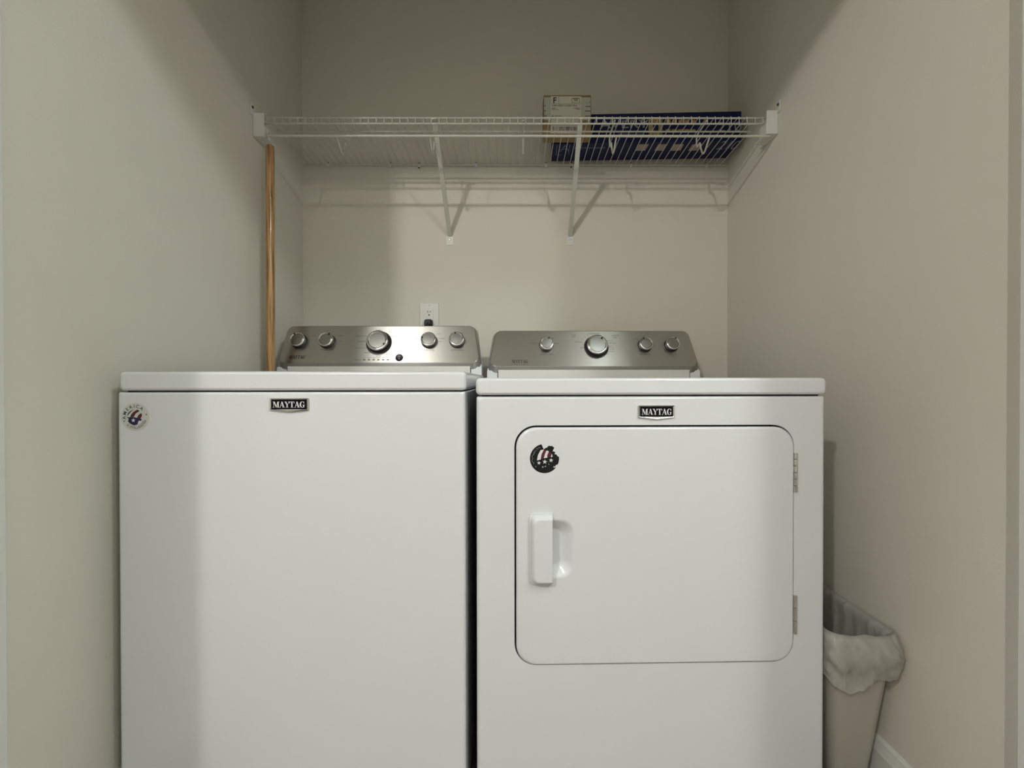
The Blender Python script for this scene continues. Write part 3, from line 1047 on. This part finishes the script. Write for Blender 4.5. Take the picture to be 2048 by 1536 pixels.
cl = None
for px in (655, 780, 952, 1092, 1262, 1413):
    X = at(px, 330, YB - .012).x
    if cl is None:
        bm = bmesh.new()
        box(bm, -.005, .005, -.016, -.0004, -.012, .003, bev=.003)
        box(bm, -.004, .004, -.005, -.0004, .0, .011, bev=.001, seg=1)
        cl = obj('wall_clip', bm, PLASW, shelf)
        bm = bmesh.new()
        lathe(bm, [(.0022, 0), (.0026, .001), (0, .0016)], frame(Vector((0, -.005, .0075)), (1, 0, 0), (0, 0, 1)), 10)
        cs = obj('clip_nail', bm, BRONZE, cl)
        cl.location = (X, 0, 0)
    else:
        o = cl.copy()
        COL.objects.link(o)
        o.location = (X, 0, 0)
        o2 = cs.copy()
        COL.objects.link(o2)
        o2.parent = o
for px in (839, 1141.5):
    X = at(px, 330, YB).x
    bm = bmesh.new()
    box(bm, X - .005, X + .005, -.0095, -.0004, -.016, .011, bev=.0015, seg=1)
    bkt = plumb(obj('wall_bracket', bm, PLASW, shelf))
    for zz in (-.012, .007):
        screw('bracket_screw', frame(Vector((X, -.0095, zz)), (1, 0, 0), (0, 0, 1)), .0034, BRONZE, bkt)

# end brackets
for sgn, XW in ((1, XL), (-1, XR)):
    bm = bmesh.new()
    wx = .036
    a, c = (XW + .0005, XW + wx) if sgn > 0 else (XW - wx, XW - .0005)
    box(bm, a, c, 1.434 - YB, 1.4365 - YB, -.064, .010, bev=.0012, seg=1)          # front cap
    box(bm, a, c, 1.4365 - YB, 1.505 - YB, -.064, -.0605, bev=.0008, seg=1)          # underside
    xi = c - .0025 if sgn > 0 else a
    box(bm, xi, xi + .0025, 1.4365 - YB, 1.475 - YB, -.0605, -.028, bev=.0008, seg=1)
    xo = a if sgn > 0 else c - .003
    box(bm, xo, xo + .003, 1.4365 - YB, 1.535 - YB, -.0605, .010, bev=.0008, seg=1)
    box(bm, xo, xo + .003, 1.418 - YB, 1.445 - YB, -.0, .036, bev=.0012, seg=1)   # screw tab
    eb = plumb(obj('end_bracket', bm, PLASW, shelf, smooth=25))
    screw('tab_screw', frame(Vector((xo + (.003 if sgn > 0 else 0), 1.428 - YB, .024)), (0, 1, 0) if sgn > 0 else (0, -1, 0), (0, 0, 1)), .0045, BRONZE, eb)

# ------------------------------------------------------------------ parcel on the shelf
def deck(Y):
    return ZD + .0016 + (YB - Y) * math.sin(-TX) + .0004


DT = deck(1.57)
pf = at(1087, 269, 1.57)
XC = (at(1087, 230, 1.57).x + at(1182, 230, 1.57).x) / 2
PW = at(1182, 230, 1.57).x - at(1087, 230, 1.57).x
PH = at(1130, 190, 1.57).z - DT + .001
PD = .052
pz = DT - (XC * math.tan(TY))
parcel = thing('cardboard_parcel', 'small brown cardboard parcel with white shipping label marked F, on the wire shelf', 'parcel', (XC, 1.57, pz), 0)
parcel.rotation_euler = (0, TY, 0)
obj('carton', bx(-PW / 2, PW / 2, 0, PD, 0, PH, bev=.0015), CARD, parcel)
Mp = frame(Vector((0, 0, 0)), (1, 0, 0), (0, 0, 1))
MpW = Matrix.Translation((XC, 1.57, pz)) @ parcel.rotation_euler.to_matrix().to_4x4() @ Mp


def pr_rect(bm, x0, y0, x1, y1, Mw, Ml, h=.0003, lift=0):
    a = hit(x0, y0, Mw)
    c = hit(x1, y1, Mw)
    poly(bm, [(a[0], c[1]), (c[0], c[1]), (c[0], a[1]), (a[0], a[1])], Ml, h, lift)


bm = bmesh.new()
pr_rect(bm, 1088.2, 195, 1181, 240.5, MpW, Mp, .0003, .0002)
tp_ = obj('tape_band', bm, TAPE, parcel, smooth=0)
bm = bmesh.new()
for y0, xs in ((211, (1088.5, 1092)), (221, (1088.5, 1092)), (231, (1088.5, 1093)), (204, (1179, 1181)), (212.5, (1171, 1181)), (221.5, (1170, 1181)), (231.5, (1170, 1181))):
    pr_rect(bm, xs[0], y0, xs[1], y0 + 1.6, MpW, Mp, .0002, .0006)
obj('tape_print', bm, INKS, tp_, smooth=0)
bm = bmesh.new()
pr_rect(bm, 1101.5, 193, 1162, 267, MpW, Mp, .0004, .0006)
lb = obj('shipping_label', bm, PAPER, parcel, smooth=0, label='white shipping label with barcode')
bm = bmesh.new()


def ptext(bm, s, px, py, hp, al='LEFT', bold=0, Mw=None, Ml=None, sx=1.0, sc=573, lift=.0012):
    u, v = hit(px, py, Mw)
    text(bm, s, Ml @ Matrix.Translation((u, v, 0)), hp / sc, al, lift=lift, bold=bold, sx=sx)


ptext(bm, 'F', 1105.5, 206.5, 11, bold=.03, Mw=MpW, Ml=Mp)
ptext(bm, 'USPS FIRST-CLASS PKG', 1104, 213.2, 3.3, Mw=MpW, Ml=Mp, bold=.02, sx=1.03)
ptext(bm, 'US', 1157.5, 211.5, 1.4, Mw=MpW, Ml=Mp)
for i in range(26):
    xx = 1104.5 + i * 1.95
    pr_rect(bm, xx, 253.5, xx + random.choice((.5, .8, 1.2)), 261.5, MpW, Mp, .0002, .0011)
for a in ((1117.6, 193.5, 1118, 208), (1102, 208, 1162, 208.4), (1102, 251, 1162, 251.5), (1143.5, 196, 1144, 205.8), (1159, 196, 1159.5, 205.8), (1143.5, 205.4, 1159.5, 205.8)):
    pr_rect(bm, *a, MpW, Mp, .0002, .0011)
obj('label_print', bm, INK, lb, smooth=0)
bm = bmesh.new()
for a in ((1104, 216.5, 1111, 217.6), (1104, 219, 1110.5, 220), (1112, 219, 1116, 220), (1147, 216.6, 1160, 217.4), (1152, 218.4, 1160, 219.2), (1103.5, 231.8, 1107, 233.6), (1109.5, 231.8, 1123, 232.8),
          (1145, 196.5, 1158, 198), (1147, 199, 1156, 200), (1149, 201, 1155, 202)):
    pr_rect(bm, *a, MpW, Mp, .0002, .0011)
obj('label_small_print', bm, INKS, lb, smooth=0)

# ------------------------------------------------------------------ long blue carton
BY = radians(-1.5)
BLn, BDp, BH = .668, .128, .104
bc = Vector((.473, 1.622, deck(1.622) - .14 * math.tan(TY) + .0025))
blue = thing('blue_carton', 'long dark blue printed carton lying on the wire shelf at the right end', 'box', bc, BY)
blue.rotation_euler = (0, 0, BY)
obj('carton', bx(-BLn / 2, BLn / 2, 0, BDp, 0, BH, bev=.0012), BLUE, blue)
MbF = frame(Vector((0, 0, 0)), (1, 0, 0), (0, 0, 1))
MbB = frame(Vector((0, 0, 0)), (1, 0, 0), (0, -1, 0))   # underside (z of frame down)
TB = Matrix.Translation(bc) @ blue.rotation_euler.to_matrix().to_4x4()
FW, BW = TB @ MbF, TB @ MbB
# underside text must read from below: u to the right, v towards the front
bm = bmesh.new()
ptext(bm, 'AVERY', 1200, 257, 15, Mw=FW, Ml=MbF, bold=.02, sx=1.5, sc=560, lift=.0004)
ptext(bm, '210', 1434, 263, 19, Mw=FW, Ml=MbF, sx=1.2, sc=560, lift=.0004)
obj('carton_lettering', bm, GREYPR, blue, smooth=0)
bm = bmesh.new()
pr_rect(bm, 1297, 238, 1306, 270, FW, MbF, .0003, .0002)
pr_rect(bm, 1317, 238, 1325, 270, FW, MbF, .0003, .0002)
pr_rect(bm, 1297, 236, 1325, 247, FW, MbF, .0003, .0002)
pr_rect(bm, 1297, 264, 1325, 271, FW, MbF, .0003, .0002)
obj('tan_picture', bm, TAN, blue, smooth=0)
bm = bmesh.new()
pr_rect(bm, 1308, 238, 1316, 246, FW, MbF, .0003, .0006)
for i in range(5):
    pr_rect(bm, 1332 + i * 12.5, 240, 1341 + i * 12.5, 247, FW, MbF, .0003, .0002)
    pr_rect(bm, 1331 + i * 12.5, 258.5, 1341 + i * 12.5, 261.5, FW, MbF, .0003, .0002)
obj('orange_print_row', bm, ORANGE, blue, smooth=0)
bm = bmesh.new()
for i in range(16):
    pr_rect(bm, 1236 + i * 3.1, 267, 1238.2 + i * 3.1, 269.5, FW, MbF, .0003, .0002)
obj('small_print_row', bm, DIMPR, blue, smooth=0)


def quadpx(bm, pts, Mw, Ml, h=.0003, lift=.0002):
    poly(bm, [hit(x, y, Mw) for x, y in pts], Ml, h, lift)


bm = bmesh.new()
for a, c, e, f in ((1271, 1290, 1298, 1278), (1308, 1327, 1335, 1317), (1339, 1361, 1368, 1348), (1376, 1396, 1404, 1385)):
    quadpx(bm, [(a, 301.5), (c, 301), (e, 288), (f, 288.5)], BW, MbB)
obj('pinkish_panels', bm, PINK, blue, smooth=0)
bm = bmesh.new()
ptext(bm, '210', 1431, 299, 9, Mw=BW, Ml=MbB, sc=150, sx=.55, lift=.0004)
obj('underside_lettering', bm, GREYPR, blue, smooth=0)
bm = bmesh.new()
for i in range(15):
    a_ = 1148 + i * 4.2
    quadpx(bm, [(a_, 297), (a_ + 3, 297), (a_ + 3.4, 294.5), (a_ + .4, 294.5)], BW, MbB)
ptext(bm, 'A', 1119, 303, 8, Mw=BW, Ml=MbB, sc=170, sx=.8, lift=.0004)
for P in ([(1111, 311), (1113, 311), (1115, 290), (1113.5, 290)], [(1136.5, 308), (1138, 308), (1140.5, 289), (1139, 289)], [(1112, 310.5), (1124, 310.5), (1124, 309.5), (1112, 309.5)]):
    quadpx(bm, P, BW, MbB)
obj('dim_logo_print', bm, DIMPR, blue, smooth=0)

# ------------------------------------------------------------------ outlet and plug
oc = at(859, 632, YB)
ZT = at(859, 607, YB).z
ow = .0375
outlet = thing('wall_outlet', 'white duplex wall outlet just above the washing machine control panel', 'outlet', (oc.x, YB, ZT - .0575))
bm = bmesh.new()
loft(bm, [[Vector((x, y, z)) for x, z in rr(-ow + i, ow - i, -.0575 + i, .0575 - i, .002, 3)] for i, y in ((0, 0), (0, -.003), (.0015, -.0055), (.004, -.006))])
obj('cover_plate', bm, PLASW, outlet)
bm = bmesh.new()
loft(bm, [[Vector((x, y, z)) for x, z in rr(-.0195, .0185, -.040, .038, .003, 3)] for y in (-.0055, -.0062)])
loft(bm, [[Vector((x, y, z)) for x, z in rr(-.017 + i, .016 - i, -.036 + i, .034 - i, .003, 3)] for i, y in ((0, -.0062), (.0004, -.0085))])
rc = obj('receptacle', bm, PLASW, outlet)
bm = bmesh.new()
for s_, base in ((1, .018), (-1, -.022)):
    box(bm, -.0062, -.0042, -.009, -.0084, base + .001, base + .010)
    box(bm, .0040, .0058, -.009, -.0084, base + .0015, base + .009)
    lathe(bm, [(.0029, 0), (0, .0002)], frame(Vector((0, -.0088, base - .007)), (1, 0, 0), (0, 0, 1)), 12)
obj('socket_slots', bm, BLACK, rc)
screw('plate_screw', frame(Vector((0, -.006, .049)), (1, 0, 0), (0, 0, 1)), .003, PLASW, outlet)

plz = ZT - .0575 - .022
plug = thing('power_plug', 'black power plug in the lower socket of the white wall outlet', 'plug', (oc.x, YB - .0090, plz))
bm = bmesh.new()
L = [[Vector((x, y, z)) for x, z in rr(-.0165 * s_, .0165 * s_, -.016 * s_, .0145 * s_, .009 * s_, 5)] for s_, y in ((.93, -.0002), (1, -.003), (1, -.016), (.85, -.022), (.5, -.030))]
loft(bm, L)
obj('plug_body', bm, BLACK, plug)
obj('power_cord', tb(smoothline([(0, -.028, -.003), (0, -.038, -.012), (.002, -.042, -.04), (.004, -.035, -.12), (0, -.03, -.3), (-.01, -.03, -.5)], 4), .0045), BLACK, plug)

# ------------------------------------------------------------------ wooden pole hanging from the rod
pp = at(540.5, 300, YR)
ptop = at(540, 291, YR).z
pzb = ZL1 + .0008
pole = thing('wooden_handle', 'light oak broom handle hanging by a metal eye from left end of shelf rod', 'broom handle', (pp.x, YR - .003, pzb))
bm = bmesh.new()
Hh = ptop - pzb
lean = -.002
rings = []
prof = [(0.0, .0132), (.02, .0135), (.5 * Hh, .0134), (Hh - .03, .0128), (Hh - .01, .0124), (Hh - .004, .0110), (Hh, .0075)]
loft(bm, [[Vector((lean * (z / Hh - .5) * -1 + r * cos(a * pi / 12), r * sin(a * pi / 12), z)) for a in range(24)] for z, r in prof])
obj('wooden_shaft', bm, WOOD, pole)
rod_z = ZR - pp.x * math.sin(TY) + (YB - YR) * math.sin(-TX) - pzb
pts = smoothline([(0, 0, Hh - .005), (0, 0, Hh + .006), (-.002, 0, Hh + .014), (.001, .0, rod_z - .012), (-.001, -.005, rod_z - .006), (-.002, -.0075, rod_z + .001), (-.001, -.003, rod_z + .0072), (0, .004, rod_z + .006), (0, .0078, rod_z - .001)], 4)
obj('hanging_hook', tb(pts, .0014, 8), CHROME, pole, smooth=60)

# ------------------------------------------------------------------ waste bin with liner
ZRIM = .362
bx0, bx1, by0, by1 = .668, .8275, .955, 1.245
bcx, bcy = (bx0 + bx1) / 2, (by0 + by1) / 2
wbin = thing('waste_bin', 'slim beige plastic waste bin between the dryer and the right wall', 'bin', (bcx, bcy, 0))


def binloop(z, extra=0.0, n=6):
    t = z / ZRIM
    hx = (bx1 - bx0) / 2 - .034 * (1 - t) + extra - .008
    hy = (by1 - by0) / 2 - .040 * (1 - t) + extra - .004
    return rr(-hx, hx, -hy, hy, .022 + extra, n)


bm = bmesh.new()
L = []
for z, e in ((.0, -.004), (.004, 0), (ZRIM - .025, 0), (ZRIM - .024, .003), (ZRIM - .003, .004), (ZRIM, .002), (ZRIM - .001, -.001), (.02, -.003), (.008, -.008)):
    L.append([Vector((x, y, z)) for x, y in binloop(z, e)])
loft(bm, L)
obj('bin_body', bm, BIN, wbin, smooth=30)

# liner: a thing of its own, lining the bin and folded over the rim
liner = None
bm = bmesh.new()
n_ = 14
base = binloop(ZRIM, 0, n_)
cnt = len(base)
# densify the loop
dense = []
for i in range(cnt):
    a, c = Vector(base[i]), Vector(base[(i + 1) % cnt])
    m_ = max(1, int((c - a).length / .006))
    for k_ in range(m_):
        dense.append(a + (c - a) * k_ / m_)
cnt = len(dense)


def nz(a, b_):
    from mathutils import noise
    return noise.noise(Vector((a, b_, 3.7)))


per = []
acc = 0
for i in range(cnt):
    per.append(acc)
    acc += (dense[(i + 1) % cnt] - dense[i]).length
steps = [('in', .20), ('in', .16), ('in', .12), ('in', .08), ('in', .055), ('in', .035), ('in', .018), ('in', .006), ('top', 0), ('out', .004), ('out', .012), ('out', .02), ('out', .03),
         ('out', .04), ('out', .05), ('out', .06), ('out', .07), ('out', .08), ('out', .09), ('out', 1.0)]
rings = []
for kind, d in steps:
    ring = []
    for i, p in enumerate(dense):
        s = per[i] / acc * 2 * pi
        cx_, sy_ = cos(s) * 2.2, sin(s) * 2.2
        nn_ = nz(cx_ * 2 + 5, sy_ * 2)
        dirn = Vector((p.x / .08, p.y / .145)).normalized()
        # outward normal of the rim
        q = dense[(i + 1) % cnt] - dense[i - 1]
        nrm = Vector((q.y, -q.x)).normalized()
        front = max(0, -nrm.y)
        hem = .080 + .010 * nn_ + .034 * front * max(0, 1 - abs(p.x + .035) / .055) + .006 * front
        if kind == 'in':
            t = 1 - d / ZRIM
            off = -.006 - .02 * d - .010 * abs(nz(cx_ * 4, sy_ * 4 + d * 20)) - .006 * abs(nz(cx_ * 10, sy_ * 10 + d * 40))
            z = ZRIM - d + .004
            P = Vector((p.x * (1 - .18 * d / .2), p.y * (1 - .12 * d / .2))) + nrm * off
        elif kind == 'top':
            z = ZRIM + .007 + .003 * nn_ + .006 * front * nz(p.x * 30, 2)
            P = p + nrm * .001
        else:
            dd = min(d, 1) if d < 1 else 1
            ext = hem * (dd / .09) if d < 1 else hem + .004
            fold = .006 * (1 - 2 * abs(nz(cx_ * 4 + ext * 30, sy_ * 4 - ext * 40))) - .003 + .004 * nz(cx_ * 11 - ext * 60, sy_ * 11 + ext * 110)
            belly = .006 + .007 * sin(min(1, ext / .09) * pi) + .005 * front * sin(min(1, ext / .07) * pi)
            off = max(.0045, belly + fold * (1.5 if nrm.x < .3 else .5))
            z = ZRIM - ext
            P = p + nrm * off
            if nrm.x > .3:
                P.x = min(P.x, .0835)
        P.x = max(-.081, min(P.x, .0822))
        ring.append(bm.verts.new((P.x, P.y, z)))
    rings.append(ring)
for A, B in zip(rings, rings[1:]):
    for i in range(cnt):
        j = (i + 1) % cnt
        bm.faces.new((A[i], A[j], B[j], B[i]))
liner = obj('bin_liner', bm, FILM, None, smooth=180)
liner.location = (bcx, bcy, 0)
tag(liner, 'translucent white plastic liner folded over the rim of the waste bin', 'bin liner')
